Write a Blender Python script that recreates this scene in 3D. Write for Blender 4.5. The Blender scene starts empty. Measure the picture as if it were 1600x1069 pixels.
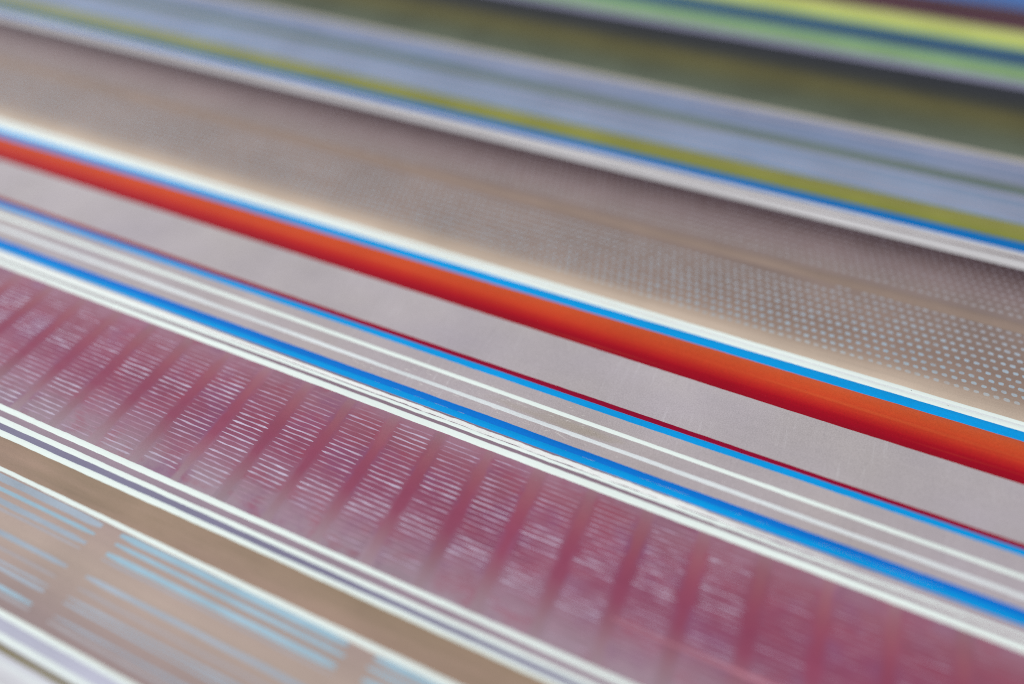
import bpy, math, random
from mathutils import Matrix, Vector

sc = bpy.context.scene
MM = 0.001

# ------------------------------------------------------------------ camera
cam_d = bpy.data.cameras.new('camera')
cam = bpy.data.objects.new('camera', cam_d)
sc.collection.objects.link(cam)
sc.camera = cam
cx = Vector((0.91378, 0.40571, -0.02026)).normalized()
cb = Vector((0.28055, -0.59426, 0.75375)).normalized()
cy = cb.cross(cx).normalized()
cx = cy.cross(cb).normalized()
cam.matrix_world = Matrix(((cx.x, cy.x, cb.x, 0), (cx.y, cy.y, cb.y, 0), (cx.z, cy.z, cb.z, 0.22), (0, 0, 0, 1)))
cam_d.sensor_width = 36.0
cam_d.lens = 1136 * 36 / 1600
cam_d.clip_start = 0.01
cam_d.clip_end = 50
cam_d.dof.use_dof = True
cam_d.dof.focus_distance = 0.2655
cam_d.dof.aperture_fstop = 25.56 / 15.5
cam_d.dof.aperture_blades = 9

# ------------------------------------------------------------------ light: soft room light and one tall window far to the left
world = bpy.data.worlds.new('World')
sc.world = world
world.use_nodes = True
bg = world.node_tree.nodes['Background']
bg.inputs[0].default_value = (0.94, 0.97, 1.0, 1)
bg.inputs[1].default_value = 0.53


def area(name, loc, target, sx, sy, power, col):
    d = bpy.data.lights.new(name, 'AREA')
    d.shape = 'RECTANGLE'
    d.size, d.size_y = sx, sy
    d.energy = power
    d.color = col
    o = bpy.data.objects.new(name, d)
    sc.collection.objects.link(o)
    o.location = loc
    o.rotation_euler = (Vector(target) - Vector(loc)).to_track_quat('-Z', 'Y').to_euler()
    return o


area('window_light', (-1.15, 0.45, 0.95), (-0.15, 0.2, 0), 0.8, 0.9, 7, (0.93, 0.97, 1.0))
area('ceiling_light', (0.1, -0.9, 1.9), (-0.05, 0.15, 0), 1.4, 1.0, 22, (1.0, 0.985, 0.96))

sc.view_settings.view_transform = 'Standard'
sc.view_settings.look = 'None'
sc.view_settings.gamma = 1.0
sc.view_settings.exposure = 0.0
sc.view_settings.use_curve_mapping = False
sc.cycles.use_denoising = False
sc.cycles.filter_width = 1.1
sc.cycles.use_adaptive_sampling = True
sc.cycles.adaptive_threshold = 0.015

# ------------------------------------------------------------------ materials


def lin(c):
    r = []
    for v in c:
        v = v / 255.0
        r.append(v / 12.92 if v <= 0.04045 else ((v + 0.055) / 1.055) ** 2.4)
    return (r[0] * 0.89, r[1] * 0.89, r[2] * 0.89, 1.0)


class N:
    def __init__(self, name):
        self.m = bpy.data.materials.new(name)
        self.m.use_nodes = True
        self.t = self.m.node_tree
        self.t.nodes.clear()
        self.tc = self.t.nodes.new('ShaderNodeTexCoord').outputs['Object']

    def new(self, typ, **kw):
        n = self.t.nodes.new(typ)
        for k, v in kw.items():
            setattr(n, k, v)
        return n

    def link(self, a, b):
        self.t.links.new(a, b)

    def put(self, sock, v):
        if hasattr(v, 'is_output'):
            self.link(v, sock)
        else:
            sock.default_value = v

    def math(self, op, a, b=0.0, clamp=False):
        n = self.new('ShaderNodeMath', operation=op, use_clamp=clamp)
        self.put(n.inputs[0], a)
        self.put(n.inputs[1], b)
        return n.outputs[0]

    def xyz(self):
        n = self.new('ShaderNodeSeparateXYZ')
        self.link(self.tc, n.inputs[0])
        return n.outputs

    def noise(self, scale, stretch=(1, 1, 1), detail=2.0, rough=0.5, rot=0.0, off=(0, 0, 0), dist=0.0):
        mp = self.new('ShaderNodeMapping')
        mp.inputs['Location'].default_value = off
        mp.inputs['Rotation'].default_value = (0, 0, rot)
        mp.inputs['Scale'].default_value = stretch
        self.link(self.tc, mp.inputs[0])
        n = self.new('ShaderNodeTexNoise')
        n.inputs['Scale'].default_value = scale
        n.inputs['Detail'].default_value = detail
        n.inputs['Roughness'].default_value = rough
        n.inputs['Distortion'].default_value = dist
        self.link(mp.outputs[0], n.inputs['Vector'])
        return n.outputs['Fac']

    def maprange(self, v, a, b, c=0.0, d=1.0, smooth=False):
        n = self.new('ShaderNodeMapRange')
        n.clamp = True
        if smooth:
            n.interpolation_type = 'SMOOTHSTEP'
        self.put(n.inputs['Value'], v)
        for k, x in (('From Min', a), ('From Max', b), ('To Min', c), ('To Max', d)):
            self.put(n.inputs[k], x)
        return n.outputs[0]

    def mix(self, f, a, b, mode='MIX'):
        n = self.new('ShaderNodeMix', data_type='RGBA', blend_type=mode)
        self.put(n.inputs['Factor'], f)
        self.put(n.inputs[6], a)
        self.put(n.inputs[7], b)
        return n.outputs[2]

    def ramp(self, f, stops, interp='EASE'):
        n = self.new('ShaderNodeValToRGB')
        n.color_ramp.interpolation = interp
        el = n.color_ramp.elements
        stops = sorted(stops, key=lambda s: s[0])
        while len(el) < len(stops):
            el.new(0.5)
        for e, (p, c) in zip(el, stops):
            e.position = p
        for e, (p, c) in zip(el, stops):
            e.color = lin(c)
        self.link(f, n.inputs[0])
        return n.outputs[0]

    def across(self, stops, slope):
        """pigment sprayed as a fade across the band: stops are (mm across, sRGB)"""
        o = self.xyz()
        y = self.math('SUBTRACT', o[1], self.math('MULTIPLY', o[0], slope))
        lo = min(s[0] for s in stops)
        hi = max(s[0] for s in stops)
        f = self.maprange(y, lo * MM, hi * MM)
        return self.ramp(f, [((s[0] - lo) / (hi - lo), s[1]) for s in stops], 'LINEAR')

    def finish(self, col, rough=0.55, mottle=0.10, streak=0.06, speck=0.08, bump=0.25, spec=0.18, seed=0.0):
        # pigment that varies a little: clouds, streaks along the stroke, fine tooth
        a = self.noise(26, off=(seed, seed * 2, 0), detail=4)
        b = self.noise(420, stretch=(0.02, 1, 1), off=(seed, 3 + seed, 0), detail=3, rough=0.6)
        c = self.noise(2600, detail=2, off=(seed, 0, 1))
        k = self.math('ADD', self.maprange(a, 0.3, 0.7, -mottle, mottle), self.maprange(b, 0.25, 0.75, -streak, streak))
        k = self.math('ADD', k, self.maprange(c, 0.3, 0.7, -speck, speck))
        k = self.math('ADD', k, 1.0)
        g = self.new('ShaderNodeCombineColor')
        for i in range(3):
            self.link(k, g.inputs[i])
        col = self.mix(1.0, col, g.outputs[0], 'MULTIPLY')
        p = self.new('ShaderNodeBsdfPrincipled')
        self.link(col, p.inputs['Base Color'])
        p.inputs['Specular IOR Level'].default_value = spec
        self.link(self.maprange(b, 0.2, 0.8, rough - 0.07, rough + 0.07), p.inputs['Roughness'])
        if bump:
            h = self.math('ADD', self.math('MULTIPLY', b, 0.7), self.math('MULTIPLY', c, 0.5))
            bn = self.new('ShaderNodeBump')
            bn.inputs['Strength'].default_value = bump
            bn.inputs['Distance'].default_value = 0.0001
            self.link(h, bn.inputs['Height'])
            self.link(bn.outputs[0], p.inputs['Normal'])
        out = self.new('ShaderNodeOutputMaterial')
        self.link(p.outputs[0], out.inputs[0])
        return self.m


SEED = [0.0]


def plain(name, c, **kw):
    SEED[0] += 1.37
    n = N(name)
    r = n.new('ShaderNodeRGB')
    r.outputs[0].default_value = lin(c)
    return n.finish(r.outputs[0], seed=SEED[0], **kw)


def fade(name, stops, slope=-0.006, extra=None, **kw):
    SEED[0] += 1.37
    n = N(name)
    col = n.across(stops, slope)
    if extra:
        col = extra(n, col)
    return n.finish(col, seed=SEED[0], **kw)


# ------------------------------------------------------------------ the panel
UMIN, UMAX, VMIN, VMAX = -720.0, 270.0, -70.0, 640.0     # mm
THICK = 0.018
root = bpy.data.objects.new('painted_panel', None)
sc.collection.objects.link(root)
root.location = (0, 0, -THICK)
root['label'] = 'flat panel painted with slanting coloured stripes, airbrushed fades, dots and dashes'
root['category'] = 'painting'


def part(name, verts, faces, mat, parent=root, label=None, smooth=False, mats=None, mat_idx=None):
    me = bpy.data.meshes.new(name)
    me.from_pydata(verts, [], faces)
    for m in (mats or [mat]):
        me.materials.append(m)
    if mat_idx:
        me.polygons.foreach_set('material_index', mat_idx)
    if smooth:
        me.polygons.foreach_set('use_smooth', [True] * len(me.polygons))
    me.update()
    o = bpy.data.objects.new(name, me)
    sc.collection.objects.link(o)
    o.parent = parent
    if parent is root:
        o.location = (0, 0, THICK)
    if label:
        o['label'] = label
    return o


def wob(seed):
    """smooth wandering of a hand-pulled edge, in mm, unit amplitude"""
    r = random.Random(seed)
    ks = [(r.uniform(0.006, 0.02), r.uniform(0, 6.28), 0.8), (r.uniform(0.03, 0.08), r.uniform(0, 6.28), 0.4),
          (r.uniform(0.15, 0.3), r.uniform(0, 6.28), 0.28), (r.uniform(0.5, 0.9), r.uniform(0, 6.28), 0.2),
          (r.uniform(1.2, 1.9), r.uniform(0, 6.28), 0.14)]
    tick = {}

    def f(u):
        k = int(u // 3)
        if k not in tick:
            rr = random.Random(seed * 7919 + k)
            tick[k] = rr.gauss(0, 1) if rr.random() < 0.10 else 0.0
        return sum(a * math.sin(w * u + p) for w, p, a in ks) + 0.35 * tick[k]
    return f


def at(e, u):
    return e[0] + e[1] * u


RSEED = [10]


def line(name, top, bot, mat, z1, label=None, amp=0.10, u0=UMIN, u1=UMAX, step=1.4, crown=0.02, z0=0.0, parent=root, ragged=None):
    """one ribbon of paint between two edges, with a rounded body and wandering edges (mm)"""
    RSEED[0] += 2
    wt, wb = wob(RSEED[0]), wob(RSEED[0] + 1)
    us, u = [], u0
    while u < u1:
        us.append(u)
        u += step if -330 < u < 160 else step * 5
    us.append(u1)
    vs, fs = [], []
    for i, u in enumerate(us):
        a = amp if ragged is None else ragged(u)
        vt, vb = at(top, u) + a * wt(u), at(bot, u) + a * wb(u)
        w = vt - vb
        e = min(0.22, w * 0.2)
        for v, z in ((vt + 0.03, z0), (vt - e, z1), ((vt + vb) / 2, z1 + crown), (vb + e, z1), (vb - 0.03, z0)):
            vs.append((u * MM, v * MM, z * MM))
        if i:
            o = (i - 1) * 5
            for k in range(4):
                fs.append((o + k, o + k + 1, o + k + 6, o + k + 5))
    n = len(vs)
    fs.append((0, 4, 3, 2, 1)[::-1])
    fs.append((n - 5, n - 4, n - 3, n - 2, n - 1)[::-1])
    return part(name, vs, [tuple(reversed(f)) for f in fs], mat, parent, label, smooth=True)


def band(name, top, bot, mat, z1, label=None, z0=0.0):
    """a wide flat coat of paint from edge to edge, its edges running under the lines beside it (mm)"""
    us = [UMIN + (UMAX - UMIN) * i / 12 for i in range(13)]
    vs, fs = [], []
    for i, u in enumerate(us):
        vt, vb = at(top, u), at(bot, u)
        for v, z in ((vt, z0), (vt, z1), (vb, z1), (vb, z0)):
            vs.append((u * MM, v * MM, z * MM))
        if i:
            o = (i - 1) * 4
            for k in range(3):
                fs.append((o + k, o + k + 4, o + k + 5, o + k + 1))
    n = len(vs)
    fs.append((0, 1, 2, 3))
    fs.append((n - 1, n - 2, n - 3, n - 4))
    return part(name, vs, fs, mat, root, label)


# board: a bevelled slab
bm_v, bm_f = [], []
x0, x1, y0, y1, bv = UMIN * MM, UMAX * MM, VMIN * MM, VMAX * MM, 0.0015
rings = [(-0.0, -THICK, bv), (0, -THICK + bv, 0), (0, -bv - 0.0, 0), (0, 0.0, bv)]
for _, z, ins in rings:
    bm_v += [(x0 + ins, y0 + ins, z), (x1 - ins, y0 + ins, z), (x1 - ins, y1 - ins, z), (x0 + ins, y1 - ins, z)]
for r in range(3):
    for k in range(4):
        bm_f.append((r * 4 + k, r * 4 + (k + 1) % 4, r * 4 + 4 + (k + 1) % 4, r * 4 + 4 + k))
bm_f.append((3, 2, 1, 0))
bm_f.append((12, 13, 14, 15))
wood = N('birch_plywood')
wcol = wood.ramp(wood.noise(60, stretch=(0.06, 1, 1), detail=6, rough=0.65), [(0.3, (150, 120, 88)), (0.7, (205, 178, 140))])
part('board', bm_v, bm_f, wood.finish(wcol, rough=0.6))

# ---- pigments
WHITE = dict(mottle=0.03, streak=0.05, speck=0.03)
m_white = plain('white_paint', (238, 248, 243), **WHITE)
m_offwhite = plain('thin_white_paint', (226, 231, 233), mottle=0.05, streak=0.08)
m_upwhite = plain('pale_grey_paint', (212, 209, 211), mottle=0.04, streak=0.10)
m_blue = plain('sky_blue_paint', (0, 154, 228), mottle=0.06, streak=0.09, spec=0.10)
m_deepblue = plain('ultramarine_paint', (0, 116, 210), mottle=0.06, streak=0.06, spec=0.10)
m_farblue = plain('cobalt_paint', (0, 112, 188), mottle=0.05, spec=0.10)
m_crimson = plain('crimson_paint', (146, 0, 46), mottle=0.06, spec=0.10)
m_cream = plain('cream_paint', (186, 178, 170))
m_greengrey = plain('grey_green_paint', (108, 122, 116))
m_bronze = plain('bronze_paint', (128, 116, 78))
m_brownline = plain('brown_paint', (112, 92, 92))


def scratches(n, col):
    s = n.noise(900, stretch=(1, 0.05, 1), detail=3, rough=0.7, rot=math.radians(-38))
    col = n.mix(n.math('MULTIPLY', n.maprange(s, 0.56, 0.74, 0, 0.6), n.maprange(n.noise(45, detail=2, off=(8, 3, 0)), 0.42, 0.62)), col, lin((208, 202, 204)))
    o = n.xyz()
    du = n.math('DIVIDE', n.math('ADD', o[0], 0.050), 0.026)
    dv = n.math('DIVIDE', n.math('SUBTRACT', o[1], 0.1449), 0.0026)
    dd = n.math('ADD', n.math('MULTIPLY', du, du), n.math('MULTIPLY', dv, dv))
    dd = n.math('ADD', dd, n.maprange(n.noise(300, detail=3, stretch=(0.2, 1, 1)), 0.3, 0.7, -0.5, 0.5))
    col = n.mix(n.maprange(dd, 1.2, 0.1, 0, 0.75), col, lin((172, 160, 146)))
    t = n.noise(22, detail=3, stretch=(0.7, 1, 1))
    col = n.mix(n.maprange(t, 0.35, 0.7, 0, 0.4), col, lin((174, 164, 180)))
    q = n.noise(700, stretch=(1, 0.06, 1), detail=3, rough=0.7, rot=math.radians(-44), off=(3, 1, 0))
    return n.mix(n.math('MULTIPLY', n.maprange(q, 0.58, 0.74, 0, 0.5), n.maprange(n.noise(38, detail=2, off=(2, 9, 0)), 0.48, 0.66)), col, lin((150, 140, 148)))


def tan_extra(n, col):
    t = n.noise(70, stretch=(0.12, 1, 1), detail=5, rough=0.65)
    col = n.mix(n.maprange(t, 0.45, 0.7, 0, 0.55), col, lin((134, 116, 92)))
    t = n.noise(50, stretch=(0.2, 1, 1), detail=3, off=(4, 2, 0))
    return n.mix(n.maprange(t, 0.5, 0.7, 0, 0.4), col, lin((176, 140, 128)))


def lav_extra(n, col):
    t = n.noise(60, stretch=(0.08, 1, 1), detail=4)
    col = n.mix(n.maprange(t, 0.5, 0.7, 0, 0.5), col, lin((158, 158, 176)))
    t = n.noise(40, stretch=(0.3, 1, 1), detail=3, off=(2, 2, 0))
    return n.mix(n.maprange(t, 0.5, 0.7, 0, 0.4), col, lin((124, 150, 186)))


def mauve_extra(n, col):
    t = n.noise(62, stretch=(0.8, 1, 1), detail=4, rough=0.6)
    col = n.mix(n.maprange(t, 0.50, 0.70, 0, 0.55), col, lin((134, 82, 122)))
    t = n.noise(95, stretch=(0.7, 1.2, 1), detail=4, rough=0.6, off=(5, 1, 0))
    col = n.mix(n.maprange(t, 0.5, 0.68, 0, 0.5), col, lin((156, 68, 90)))
    t = n.noise(34, stretch=(0.6, 1.2, 1), detail=3, rough=0.6, off=(1, 7, 0))
    return n.mix(n.maprange(t, 0.52, 0.72, 0, 0.22), col, lin((170, 136, 156)))


def red_extra(n, col):
    t = n.noise(240, stretch=(0.015, 1, 1), detail=3, rough=0.65)
    return n.mix(n.maprange(t, 0.56, 0.72, 0, 0.25), col, lin((222, 110, 60)))


m_dashbase_stops = [(10, (154, 134, 134)), (16, (160, 140, 138)), (24, (172, 152, 145)), (33, (181, 161, 150)), (40, (178, 157, 148)), (48, (172, 150, 144))]
m_brown_stops = [(206, (222, 202, 180)), (212, (204, 184, 166)), (217, (184, 164, 148)), (222, (158, 136, 124)), (232, (146, 124, 114)), (250, (144, 124, 116)),
                 (268, (142, 124, 120)), (278, (134, 114, 114)), (286, (110, 90, 90)), (292, (82, 62, 64)), (300, (56, 40, 44))]
m_mauve_stops = [(69, (160, 138, 150)), (75, (156, 126, 140)), (83, (150, 102, 122)), (92, (144, 76, 103)), (100, (142, 72, 99)), (108, (147, 79, 102)), (116, (150, 90, 108)), (123, (158, 116, 134))]

f_topblue = plain('hazy_blue_paint', (76, 118, 184))
f_maroon = fade('maroon_paint', [(532, (98, 66, 78)), (538, (80, 46, 58)), (558, (78, 44, 56)), (564, (92, 66, 84))], -0.004)
f_yellow = fade('lime_yellow_paint', [(505, (150, 180, 112)), (511, (194, 204, 106)), (524, (200, 208, 118)), (533, (164, 152, 122))], -0.004)
f_navy = fade('navy_paint', [(483, (88, 140, 150)), (489, (46, 78, 118)), (494, (32, 56, 98)), (499, (46, 86, 130)), (506, (88, 160, 164))], -0.004)
f_green = fade('leaf_green_paint', [(464, (130, 158, 140)), (470, (134, 168, 114)), (480, (136, 170, 120)), (484, (112, 152, 138))], -0.004)
f_mist = plain('mist_paint', (146, 146, 172))
f_olive = fade('dark_olive_paint', [(385, (98, 106, 92)), (400, (86, 92, 74)), (414, (92, 90, 58)), (424, (94, 88, 50)), (434, (60, 60, 50)), (444, (42, 45, 52)), (458, (40, 42, 52))], -0.004, mottle=0.14)
f_lav = fade('lavender_paint', [(329, (134, 154, 182)), (350, (132, 147, 174)), (362, (125, 139, 168)), (380, (129, 141, 171))], -0.004, extra=lav_extra, streak=0.16)
f_ochre = fade('ochre_olive_paint', [(315, (120, 132, 62)), (320, (140, 142, 66)), (327, (146, 144, 74)), (330, (136, 140, 92))], -0.003, mottle=0.12)
f_brown = fade('cream_to_plum_paint', m_brown_stops, -0.008)
f_tan = fade('sand_line_paint', [(255, (154, 133, 120)), (264, (148, 127, 117))], -0.004)
f_red = fade('orange_to_crimson_paint', [(182, (146, 0, 30)), (185.2, (156, 0, 30)), (187.6, (172, 12, 30)), (190, (188, 38, 32)), (193.5, (204, 66, 36)), (198, (212, 84, 42)), (201, (208, 92, 54))], -0.003, extra=red_extra, mottle=0.07, speck=0.11, spec=0.10)
f_grey = fade('warm_grey_paint', [(120, (178, 167, 170)), (140, (182, 171, 171)), (165, (182, 173, 174)), (183, (186, 177, 177))], -0.006, extra=scratches, mottle=0.08, streak=0.02, speck=0.14)
f_mauve = fade('mauve_fade_paint', m_mauve_stops, -0.004, extra=mauve_extra, mottle=0.10)
f_gap = fade('violet_grey_paint', [(58, (126, 124, 152)), (63.5, (130, 124, 148)), (64.5, (156, 136, 150)), (69, (158, 138, 150))], 0.002)
f_tanband = fade('tan_paint', [(46, (166, 138, 124)), (54, (166, 140, 123)), (60, (154, 131, 110))], 0.0, extra=tan_extra)
f_dashbase = fade('rosy_sand_paint', m_dashbase_stops, 0.0, mottle=0.07)
f_low = fade('pale_lilac_paint', [(-70, (196, 192, 200)), (-20, (204, 200, 206)), (-4, (206, 204, 210)), (0, (224, 224, 230)), (5, (196, 196, 212)), (9, (184, 184, 202)), (14, (184, 182, 198))], 0.0)

# ---- wide coats of paint (from the bottom of the picture upwards); each sits at its own height
band('paint_band', (11.2, 0), (VMIN, 0), f_low, 0.050, 'pale lilac band')
dash_band = band('paint_band', (47.8, -0.002), (11.2, 0), f_dashbase, 0.062, 'rosy sand band with broken light blue dashes')
band('paint_band', (60.8, 0.006), (47.8, -0.002), f_tanband, 0.054, 'plain tan band')
band('paint_band', (68.2, 0), (60.8, 0.006), f_gap, 0.066, 'violet grey ground under three white lines')
mauve_band = band('paint_band', (124.3, -0.0067), (68.2, 0), f_mauve, 0.058, 'mauve band crossed by rows of pale dashes')
band('paint_band', (184.0, -0.0052), (124.3, -0.0067), f_grey, 0.070, 'warm grey band')
band('paint_band', (203.0, 0.0002), (184.0, -0.0052), f_red, 0.052, 'orange to crimson ground')
dot_band = band('paint_band', (300.5, -0.0105), (203.0, 0.0002), f_brown, 0.060, 'band fading from cream to dark plum, covered in dots')
band('paint_band', (322.0, -0.003), (300.5, -0.0105), m_upwhite, 0.050, 'pale grey ground')
band('paint_band', (383.0, -0.0045), (322.0, -0.003), f_lav, 0.056, 'lavender band')
band('paint_band', (461.0, -0.003), (383.0, -0.0045), f_olive, 0.064, 'dark olive band fading to near black')
band('paint_band', (500.0, -0.003), (461.0, -0.003), f_navy, 0.054, 'navy ground')
band('paint_band', (545.0, -0.003), (500.0, -0.003), f_navy, 0.048, 'navy ground')
band('paint_band', (VMAX, 0), (545.0, -0.003), f_topblue, 0.058, 'hazy blue band')

# ---- lines of paint laid over the coats
S = -0.003
line('paint_line', (564, S), (530.4, S), f_maroon, 0.13, 'wide dark maroon line', step=4)
line('paint_line', (531.4, S), (505.2, S), f_yellow, 0.17, 'wide lime yellow line', step=4)
line('paint_line', (505.6, S), (483.6, S), f_navy, 0.12, 'navy line with teal edges', step=4)
line('paint_line', (484.2, S), (464.6, S), f_green, 0.16, 'leaf green line', step=4)
line('paint_line', (465.0, S), (457.5, S), f_mist, 0.12, 'thin misty lilac line', step=4)
line('paint_line', (385.1, -0.0035), (380.5, -0.0045), m_cream, 0.13, 'thin cream line', step=3)
line('paint_line', (360.7, -0.0055), (352.7, -0.0035), m_greengrey, 0.12, 'grey green line along the lavender band', step=3)
m_pink = plain('pale_pink_paint', (168, 164, 184))
for k_, (a_, b_) in enumerate(((376.4, 374.6), (350.8, 349.2), (341.0, 339.4), (334.6, 333.4))):
    line('paint_line', (a_, -0.004), (b_, -0.004), m_pink, 0.10, 'hairline of pale pink in the lavender', step=3, amp=0.3)
line('paint_line', (329.6, -0.0015), (315.6, -0.0027), f_ochre, 0.14, 'olive ochre line', step=3)
line('paint_line', (316.0, -0.0027), (309.0, -0.004), m_farblue, 0.16, 'cobalt blue line', step=2)
line('paint_line', (309.2, -0.004), (305.0, -0.0075), m_upwhite, 0.13, 'pale grey white line', step=2)
line('paint_line', (305.7, -0.0078), (303.7, -0.0085), m_brownline, 0.145, 'very thin brown line', step=2, amp=0.2)
line('paint_line', (304.3, -0.0085), (298.0, -0.0105), m_upwhite, 0.14, 'pale grey white line above the plum shade', step=2)
tan_line = line('paint_line', (262.9, -0.005), (256.7, -0.0025), f_tan, 0.115, 'sand line through the dots', amp=0.2, step=2)
line('paint_line', (211.0, -0.0055), (208.9, -0.004), m_white, 0.14, 'upper white line beside sky blue')
line('paint_line', (209.0, -0.004), (207.9, -0.003), m_offwhite, 0.10, 'thin dull line between two white lines', amp=0.14)
line('paint_line', (208.1, -0.003), (205.5, -0.0008), m_white, 0.15, 'lower white line beside sky blue')
line('paint_line', (205.7, -0.0006), (200.9, 0.0012), m_blue, 0.18, 'sky blue line above the orange')
line('paint_line', (201.0, 0.0012), (182.7, -0.0055), f_red, 0.15, 'wide line fading from orange to crimson', amp=0.09, crown=0.05)
line('paint_line', (159.6, -0.0058), (157.2, -0.005), m_crimson, 0.14, 'thin crimson line', amp=0.10)
line('paint_line', (157.5, -0.0046), (154.6, -0.0036), m_blue, 0.18, 'sky blue line under the crimson', amp=0.10)
line('paint_line', (148.9, -0.0100), (147.0, -0.0092), m_white, 0.16, 'thin white line', amp=0.08)
line('paint_line', (142.1, -0.0102), (140.2, -0.0094), m_offwhite, 0.14, 'thin dull white line', amp=0.14)
line('paint_line', (136.6, -0.0053), (133.7, -0.0053), m_deepblue, 0.20, 'ultramarine line', amp=0.15)
line('paint_line', (133.9, -0.0053), (131.2, -0.0057), m_blue, 0.17, 'sky blue line under ultramarine', amp=0.09)


def worn(n, col):
    o = n.xyz()
    w = n.noise(500, stretch=(0.03, 1, 1), detail=4, rough=0.7)
    k = n.math('ADD', n.maprange(o[0], -0.06, 0.06, 0.0, 0.75), n.maprange(w, 0.3, 0.7, -0.35, 0.35))
    return n.mix(n.maprange(k, 0.25, 0.75, 0, 0.8), col, lin((176, 166, 174)))


m_worn = fade('worn_white_paint', [(120, (242, 244, 242)), (135, (242, 244, 242))], extra=worn, mottle=0.03, streak=0.1)


def along(n, col):
    o = n.xyz()
    col = n.mix(n.maprange(o[0], -0.27, -0.17, 0, 1, True), lin((178, 172, 176)), col)
    return n.mix(n.maprange(o[0], -0.02, 0.09, 0, 0.6, True), col, lin((170, 140, 154)))


m_under = fade('violet_brown_paint', [(120, (136, 114, 126)), (135, (140, 118, 134))], extra=along)
line('paint_line', (131.4, -0.0060), (125.75, -0.0060), m_under, 0.088, 'dark violet ground showing between white lines', crown=0.0)


def rag_a(u):
    return 0.10 + 0.22 * max(0.0, min(1.0, (u + 130) / 30)) * max(0.0, min(1.0, (90 - u) / 60))


line('paint_line', (130.55, -0.0061), (128.80, -0.0046), m_worn, 0.13, 'white line with worn streaky edges', ragged=rag_a, step=0.8)
line('paint_line', (128.66, -0.0060), (127.02, -0.0059), m_white, 0.16, 'white line with a ragged upper edge', ragged=lambda u: 0.08 + 0.10 * max(0.0, min(1.0, (u + 130) / 30)), step=0.8)
line('paint_line', (125.80, -0.0062), (122.92, -0.0070), m_white, 0.16, 'broad white line over the mauve', amp=0.13, step=0.8)
line('paint_line', (69.25, -0.0002), (67.15, 0.0006), m_white, 0.16, 'upper of three white lines', amp=0.12)
line('paint_line', (65.0, 0.0005), (63.2, 0.0022), m_white, 0.15, 'middle of three white lines', amp=0.12)
line('paint_line', (61.5, 0.0040), (59.75, 0.0060), m_white, 0.16, 'lower of three white lines', amp=0.12)
line('paint_line', (49.2, 0.0005), (47.0, -0.0025), m_white, 0.16, 'white line above the blue dashes', amp=0.12)
line('paint_line', (12.1, 0), (10.3, 0), m_white, 0.16, 'white line below the blue dashes', amp=0.1)
line('paint_line', (6.9, 0), (5.2, 0), m_white, 0.15, 'white line beside bronze', amp=0.1)
line('paint_line', (4.7, 0), (2.7, 0), m_bronze, 0.12, 'thin bronze line', amp=0.1)
line('paint_line', (1.4, 0), (-0.2, 0), m_offwhite, 0.15, 'white line under the bronze', amp=0.1)
line('paint_line', (-4.2, 0), (-7.5, 0), m_white, 0.15, 'lowest white line', amp=0.1)

# ---- dots: a skewed lattice over the cream to plum band
m_dot_stops = [(214, (200, 180, 160)), (217, (188, 180, 174)), (220.5, (172, 180, 186)), (226, (166, 183, 197)), (240, (170, 182, 194)), (252, (170, 172, 180)), (262, (168, 164, 168)),
               (275, (160, 150, 154)), (286, (142, 130, 136)), (298, (112, 98, 110))]
m_dot = N('pale_blue_dot_paint')
geo = m_dot.new('ShaderNodeNewGeometry')
m_dot.tc = geo.outputs['Position']
dcol = m_dot.across(m_dot_stops, -0.008)
dn = m_dot.noise(160, detail=2)
dcol = m_dot.mix(m_dot.maprange(dn, 0.45, 0.7, 0, 0.5), dcol, m_dot.across(m_brown_stops, -0.008))
m_dot = m_dot.finish(dcol, mottle=0.06, streak=0.0, bump=0.1)

rnd = random.Random(5)


def dot_shape(r):
    n = 9
    out = []
    for k in range(n):
        a = 6.2832 * k / n
        rad = r.uniform(0.9, 1.1)
        c, s = math.cos(a), math.sin(a)
        c = math.copysign(abs(c) ** 0.75, c)
        s = math.copysign(abs(s) ** 0.75, s)
        out.append((1.08 * rad * c, 0.84 * rad * s))
    return out


def dot_mesh_data(shape, ox, oy, zb, zt, sc_=1.0):
    n = len(shape)
    vs = [((ox + x * sc_) * MM, (oy + y * sc_) * MM, zb * MM) for x, y in shape]
    vs += [((ox + x * sc_ * 0.86) * MM, (oy + y * sc_ * 0.86) * MM, zt * MM) for x, y in shape]
    fs = [(k, (k + 1) % n, n + (k + 1) % n, n + k) for k in range(n)] + [tuple(range(n, 2 * n))]
    return vs, fs


shapes = [dot_shape(rnd) for _ in range(8)]
dot_meshes = []
for s in shapes:
    me = bpy.data.meshes.new('dot')
    v, f = dot_mesh_data(s, 0, 0, 0.055, 0.085)
    me.from_pydata(v, [], f)
    me.materials.append(m_dot)
    dot_meshes.append(me)
cam_p = Vector((0, 0, 220.0))
cells = []
for r in range(-1, 21):
    v0 = 222.19 + 3.66 * r
    us = 69.53 - 0.96 * r
    for k in range(-230, 58):
        u = us + 3.42 * k + rnd.gauss(0, 0.10)
        v = v0 - 0.0085 * (u - 90) + rnd.gauss(0, 0.08)
        if u < UMIN + 4 or u > UMAX - 4:
            continue
        if at((263.4, -0.005), u) + 0.5 > v > at((256.2, -0.0025), u) - 0.5:
            continue
        if v > at((297.6, -0.0105), u) - 0.8:
            continue
        d = (Vector((u, v, 0)) - cam_p)
        px = 800 + 1136 * d.dot(cx) / -d.dot(cb)
        py = 534.5 - 1136 * d.dot(cy) / -d.dot(cb)
        inside = 4 < px < 1596 and 4 < py < 1065
        cells.append((0 if inside else 1, d.length, u, v, rnd.randrange(8), rnd.uniform(0.9, 1.06)))
cells.sort()
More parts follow.
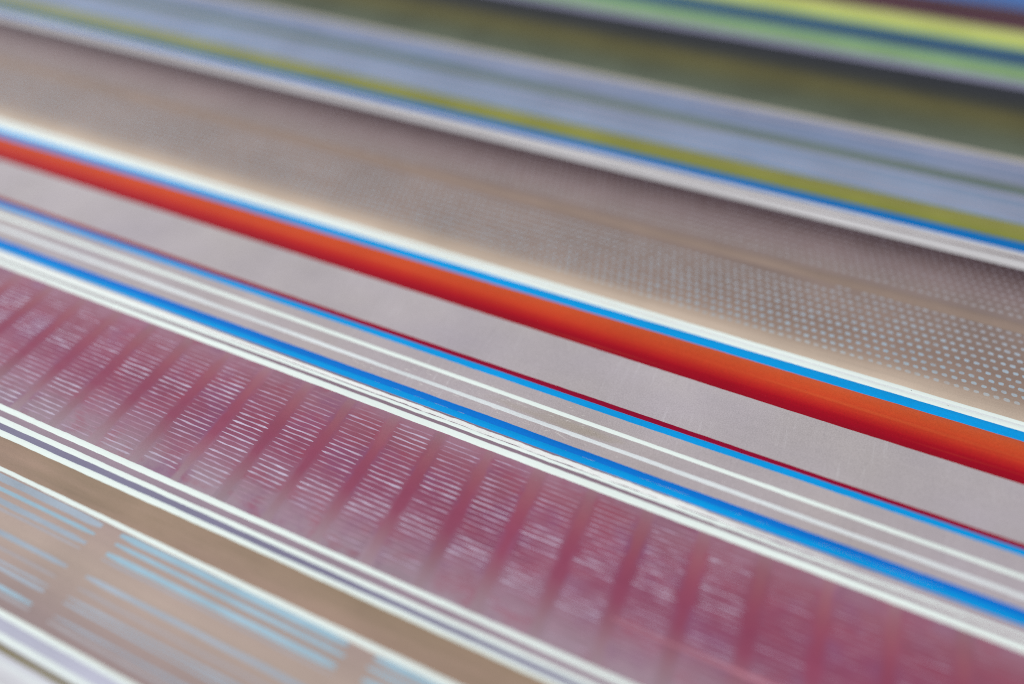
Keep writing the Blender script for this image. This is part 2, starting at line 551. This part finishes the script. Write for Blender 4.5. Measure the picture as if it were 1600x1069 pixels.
for c in cells[:300]:
    o = bpy.data.objects.new('dot', dot_meshes[c[4]])
    sc.collection.objects.link(o)
    o.parent = dot_band
    o.location = (c[2] * MM, c[3] * MM, 0)
    o.scale = (c[5], c[5], 1)
vs, fs = [], []
for c in cells[300:]:
    v, f = dot_mesh_data(shapes[c[4]], c[2], c[3], 0.055, 0.085, c[5])
    o = len(vs)
    vs += v
    fs += [tuple(i + o for i in q) for q in f]
far = part('dots', vs, fs, m_dot, dot_band)
far['kind'] = 'stuff'

# ---- dashes across the mauve band: rows of thin pale strokes in cells, worn through in patches
m_d = []
for nm, c, k in (('pale_lilac_stroke', (206, 194, 216), 0.30), ('lilac_stroke', (190, 166, 190), 0.38), ('faded_rose_stroke', (176, 140, 160), 0.42)):
    n = N(nm)
    n.tc = n.new('ShaderNodeNewGeometry').outputs['Position']
    base = n.across(m_mauve_stops, -0.004)
    w = n.noise(330, stretch=(0.4, 1, 1), detail=3)
    ro = n.xyz()
    edge = n.math('MAXIMUM', n.maprange(ro[1], 0.086, 0.070, 0, 0.28), n.maprange(ro[1], 0.117, 0.123, 0, 0.3))
    edge = n.math('ADD', edge, n.maprange(ro[0], 0.0, 0.06, 0, 0.40))
    f = n.math('ADD', n.maprange(w, 0.38, 0.66, k * 0.2, k * 1.4 + 0.2), edge, clamp=True)
    m_d.append(n.finish(n.mix(f, lin(c), base), mottle=0.05, streak=0.02, bump=0.15))


def stroke(r, length, width):
    """a thin hand-dragged stroke along x, centred, in mm"""
    n = 9
    top, bot = [], []
    p1, p2 = r.uniform(0, 6.28), r.uniform(0, 6.28)
    fat = r.uniform(-0.7, 0.7)
    for k in range(n):
        t = k / (n - 1)
        x = (t - 0.5) * length
        taper = min(1.0, (t + 0.02) * 8, (1.02 - t) * 8)
        w = width * 0.5 * (0.25 + 0.75 * taper) * (1 + fat * (t - 0.5) + 0.25 * math.sin(9 * t + p2) + r.uniform(-.15, .15))
        c = 0.07 * math.sin(5.5 * t + p1) + 0.035 * math.sin(14 * t + p2)
        top.append((x, c + w))
        bot.append((x, c - w))
    return top, bot


def stroke_mesh(tb, ox, oy, zb, zt):
    top, bot = tb
    n = len(top)
    vs, fs = [], []
    for k in range(n):
        (x, a), (_, b) = top[k], bot[k]
        m = (a + b) / 2
        vs += [((ox + x) * MM, (oy + a) * MM, zb * MM), ((ox + x) * MM, (oy + m) * MM, zt * MM), ((ox + x) * MM, (oy + b) * MM, zb * MM)]
        if k:
            o = (k - 1) * 3
            fs += [(o, o + 1, o + 4, o + 3), (o + 1, o + 2, o + 5, o + 4)]
    return vs, [tuple(reversed(q)) for q in fs]


sr = random.Random(21)
PER = 19.33
lib = {}
for cls, wd in ((0, 0.62), (1, 0.56), (2, 0.50)):
    for var in range(6):
        tb = stroke(sr, 14.4, wd)
        me = bpy.data.meshes.new('dash')
        v, f = stroke_mesh(tb, 0, 0, 0.05, 0.10)
        me.from_pydata(v, [], f)
        me.polygons.foreach_set('use_smooth', [True] * len(me.polygons))
        me.materials.append(m_d[cls])
        lib[(cls, var)] = (me, tb)


def vnoise(x, y, seed=0):
    def h(i, j):
        return random.Random((i * 73856093) ^ (j * 19349663) ^ (seed * 83492791)).random()
    i, j = math.floor(x), math.floor(y)
    fx, fy = x - i, y - j
    fx, fy = fx * fx * (3 - 2 * fx), fy * fy * (3 - 2 * fy)
    return (h(i, j) * (1 - fx) + h(i + 1, j) * fx) * (1 - fy) + (h(i, j + 1) * (1 - fx) + h(i + 1, j + 1) * fx) * fy


dcells = []
for ci in range(-21, 29):
    ub = -299.8 + PER * ci + PER / 2
    if ub < UMIN + 12 or ub > UMAX - 12:
        continue
    for row in range(27):
        v = 121.0 - 1.93 * row - 0.005 * (ub + 100)
        if v < 71.2:
            continue
        beat = 0.5 + 0.5 * math.sin(2 * math.pi * (row / 7.6 + 0.13 * math.sin(ci * 1.3)) - 0.6)
        s = 0.22 * beat + 0.55 * vnoise(ci * 0.7, row * 0.42, 3) + sr.uniform(-0.10, 0.10) + 0.12 - 0.25 * max(0, 1 - row / 6)
        if ub > 10:
            s -= 0.30 * min(1, (ub - 10) / 60)
        if v < 84:
            s -= 0.25 * min(1, (84 - v) / 8) * (1 if ub > -140 else 0.2)
        cls = 0 if s > 0.52 else (1 if s > 0.33 else 2)
        u = ub + sr.uniform(-0.4, 0.4)
        d = (Vector((u, v, 0)) - cam_p)
        px = 800 + 1136 * d.dot(cx) / -d.dot(cb)
        py = 534.5 - 1136 * d.dot(cy) / -d.dot(cb)
        inside = 5 < px < 1595 and 5 < py < 1064
        dcells.append((0 if inside else 1, d.length, u, v, cls, sr.randrange(6), sr.choice((-1, 1)), sr.uniform(0.94, 1.03)))
dcells.sort()
for c in dcells[:300]:
    o = bpy.data.objects.new('dash', lib[(c[4], c[5])][0])
    sc.collection.objects.link(o)
    o.parent = mauve_band
    o.location = (c[2] * MM, c[3] * MM, 0)
    o.scale = (c[7], 1, 1)
    o.rotation_euler = (0, 0, -0.005 + (0 if c[6] > 0 else math.pi))
vs, fs, mi = [], [], []
for c in dcells[300:]:
    v, f = stroke_mesh(lib[(c[4], c[5])][1], c[2], c[3], 0.05, 0.10)
    o = len(vs)
    vs += v
    fs += [tuple(i + o for i in q) for q in f]
    mi += [c[4]] * len(f)
rest = part('dashes', vs, fs, None, mauve_band, mats=m_d, mat_idx=mi, smooth=True)
rest['kind'] = 'stuff'

# ---- the gaps between the cells: bars of stronger red pulled across the mauve
m_bar = N('red_violet_bar_paint')
lx = m_bar.xyz()[0]
m_bar.tc = m_bar.new('ShaderNodeNewGeometry').outputs['Position']
bw = m_bar.noise(90, detail=3)
half = m_bar.math('ADD', m_bar.math('ABSOLUTE', lx), m_bar.maprange(bw, 0.3, 0.7, -0.0006, 0.0006))
bar_c = m_bar.across([(69, (158, 134, 144)), (75, (154, 120, 132)), (82, (150, 98, 114)), (90, (146, 72, 98)), (97, (144, 67, 94)), (105, (149, 74, 96)), (112, (153, 87, 102)), (118, (154, 98, 112)), (123, (156, 116, 128))], -0.004)
bar_c = m_bar.mix(m_bar.maprange(half, 0.0010, 0.0026, 0, 1, True), bar_c, mauve_extra(m_bar, m_bar.across(m_mauve_stops, -0.004)))
m_bar = m_bar.finish(bar_c, mottle=0.10, streak=0.02)
bm_me = bpy.data.meshes.new('bar')
bvv, bff = [], []
for k in range(15):
    v = 68.6 + 54.6 * k / 14
    for x, z in ((-3.2, 0.055), (-2.4, 0.0640), (0, 0.0665), (2.4, 0.0640), (3.2, 0.055)):
        bvv.append((x * MM, (v - 96) * MM, z * MM))
    if k:
        o = (k - 1) * 5
        for i in range(4):
            bff.append((o + i, o + i + 1, o + i + 6, o + i + 5))
bm_me.from_pydata(bvv, [], bff)
bm_me.materials.append(m_bar)
for ci in range(-21, 29):
    ub = -299.8 + PER * ci
    if ub < UMIN + 12 or ub > UMAX - 12:
        continue
    o = bpy.data.objects.new('bar', bm_me)
    sc.collection.objects.link(o)
    o.parent = mauve_band
    o.location = (ub * MM, (96 - 0.004 * (ub + 60)) * MM, 0)

# ---- a rosy streak dragged along the lower mauve
m_streak = plain('rose_streak_paint', (176, 116, 132), mottle=0.25)
line('paint_streak', (84.6, 0.004), (84.1, -0.014), m_streak, 0.085, 'rosy streak', u0=-10, u1=46, amp=0.3, parent=mauve_band, z0=0.055)

# ---- light blue dashes at the bottom
m_bd = [plain('light_blue_stroke', (160, 192, 210), mottle=0.14), plain('grey_blue_stroke', (166, 178, 192), mottle=0.12), plain('faint_blue_stroke', (172, 166, 170), mottle=0.05)]
rows = [(47.3, 44.6, 1, 0), (43.5, 42.0, 0, 0), (40.2, 38.0, 1, 0), (37.6, 36.4, 2, 2), (31.5, 29.6, 1, 1), (27.2, 26.0, 2, 2), (23.9, 22.8, 1, 1), (22.1, 21.0, 1, 1), (17.7, 16.5, 0, 1), (15.9, 14.6, 2, 2)]
for gi in range(-7, 4):
    a = -166.3 + 97.0 * gi
    b = a + 88.4
    for (t, bo, ml, mr) in rows:
        if a < UMIN + 4 or b > UMAX - 4:
            continue
        nseg = 14
        rr = random.Random(gi * 100 + int(t * 10))
        wa, wb = wob(gi * 50 + int(t * 7)), wob(gi * 50 + int(t * 7) + 991)
        vv, ff = [], []
        j0, j1 = rr.uniform(-0.5, 0.5), rr.uniform(-0.5, 0.5)
        for k in range(nseg + 1):
            q = k / nseg
            u = a + j0 + (b + j1 - a - j0) * q
            tp = min(1.0, 0.6 + q * 26, 0.6 + (1 - q) * 26)
            m_, w_ = (t + bo) / 2, (t - bo) / 2 * tp
            vt, vb = m_ + w_ + 0.16 * wa(u), m_ - w_ + 0.16 * wb(u)
            vv += [(u * MM, vt * MM, 0.05 * MM), (u * MM, (vt + vb) / 2 * MM, 0.11 * MM), (u * MM, vb * MM, 0.05 * MM)]
            if k:
                o = (k - 1) * 3
                ff += [(o + 3, o + 4, o + 1, o), (o + 4, o + 5, o + 2, o + 1)]
        part('dash', vv, ff, m_bd[ml if gi < 0 else mr], dash_band, smooth=True)

# ---- small accidents: scuffs between the thin white lines, pinholes in the white
m_scuff = plain('scuff_paint', (222, 216, 212))
sr = random.Random(77)
vv, ff = [], []
for k in range(110):
    u = sr.gauss(-82, 26)
    v = sr.choice((sr.uniform(142.8, 147), sr.uniform(138, 140.5), sr.uniform(143, 152))) - 0.01 * u
    ln, w, rot = sr.uniform(0.25, 1.8), sr.uniform(0.03, 0.10), sr.gauss(0.0, 0.12)
    c, s = math.cos(rot), math.sin(rot)
    o = len(vv)
    for x, y in ((-ln, 0), (0, w), (ln, 0), (0, -w)):
        vv.append(((u + x * c - y * s) * MM, (v + x * s + y * c) * MM, 0.0705 * MM))
    vv.append((u * MM, v * MM, 0.085 * MM))
    ff += [(o + 4, o + 1, o), (o + 4, o + 2, o + 1), (o + 4, o + 3, o + 2), (o + 4, o, o + 3)]
sf = part('scuffs', vv, [tuple(reversed(q)) for q in ff], m_scuff)
sf['kind'] = 'stuff'
m_hole = plain('pinhole_dirt', (40, 36, 38))
for (u, v) in ((65.5, 209.6), (78.3, 207.4)):
    pv, pf = dot_mesh_data([(0.16 * math.cos(a), 0.14 * math.sin(a)) for a in [i * 0.785 for i in range(8)]], u, v, 0.1, 0.185)
    part('speck', pv, pf, m_hole, label='tiny black speck on the white line')

# ---- dust caught in the paint and a few hairline scratches
sr = random.Random(404)
m_dust = plain('pale_dust', (214, 206, 200))
m_scr = plain('dark_scratch', (132, 118, 126))
vv, ff, mi = [], [], []
for k in range(260):
    u = sr.uniform(-260, 150)
    v = sr.uniform(126, 216) + 0.15 * u
    ln = sr.choice((sr.uniform(0.06, 0.16), sr.uniform(0.06, 0.16), sr.uniform(0.3, 1.6)))
    w = sr.uniform(0.05, 0.10) if ln < 0.2 else sr.uniform(0.02, 0.04)
    rot = sr.gauss(0.9, 0.5)
    c, s_ = math.cos(rot), math.sin(rot)
    o = len(vv)
    for x, y in ((-ln, 0), (0, w), (ln, 0), (0, -w)):
        vv.append(((u + x * c - y * s_) * MM, (v + x * s_ + y * c) * MM, 0.06 * MM))
    vv.append((u * MM, v * MM, 0.24 * MM if ln < 0.2 else 0.09 * MM))
    ff += [(o, o + 1, o + 4), (o + 1, o + 2, o + 4), (o + 2, o + 3, o + 4), (o + 3, o, o + 4)]
    mi += [0 if sr.random() < 0.55 and ln < 0.2 else 1] * 4
ds = part('dust', vv, [tuple(reversed(q)) for q in ff], None, mats=[m_dust, m_scr], mat_idx=mi)
ds['kind'] = 'stuff'
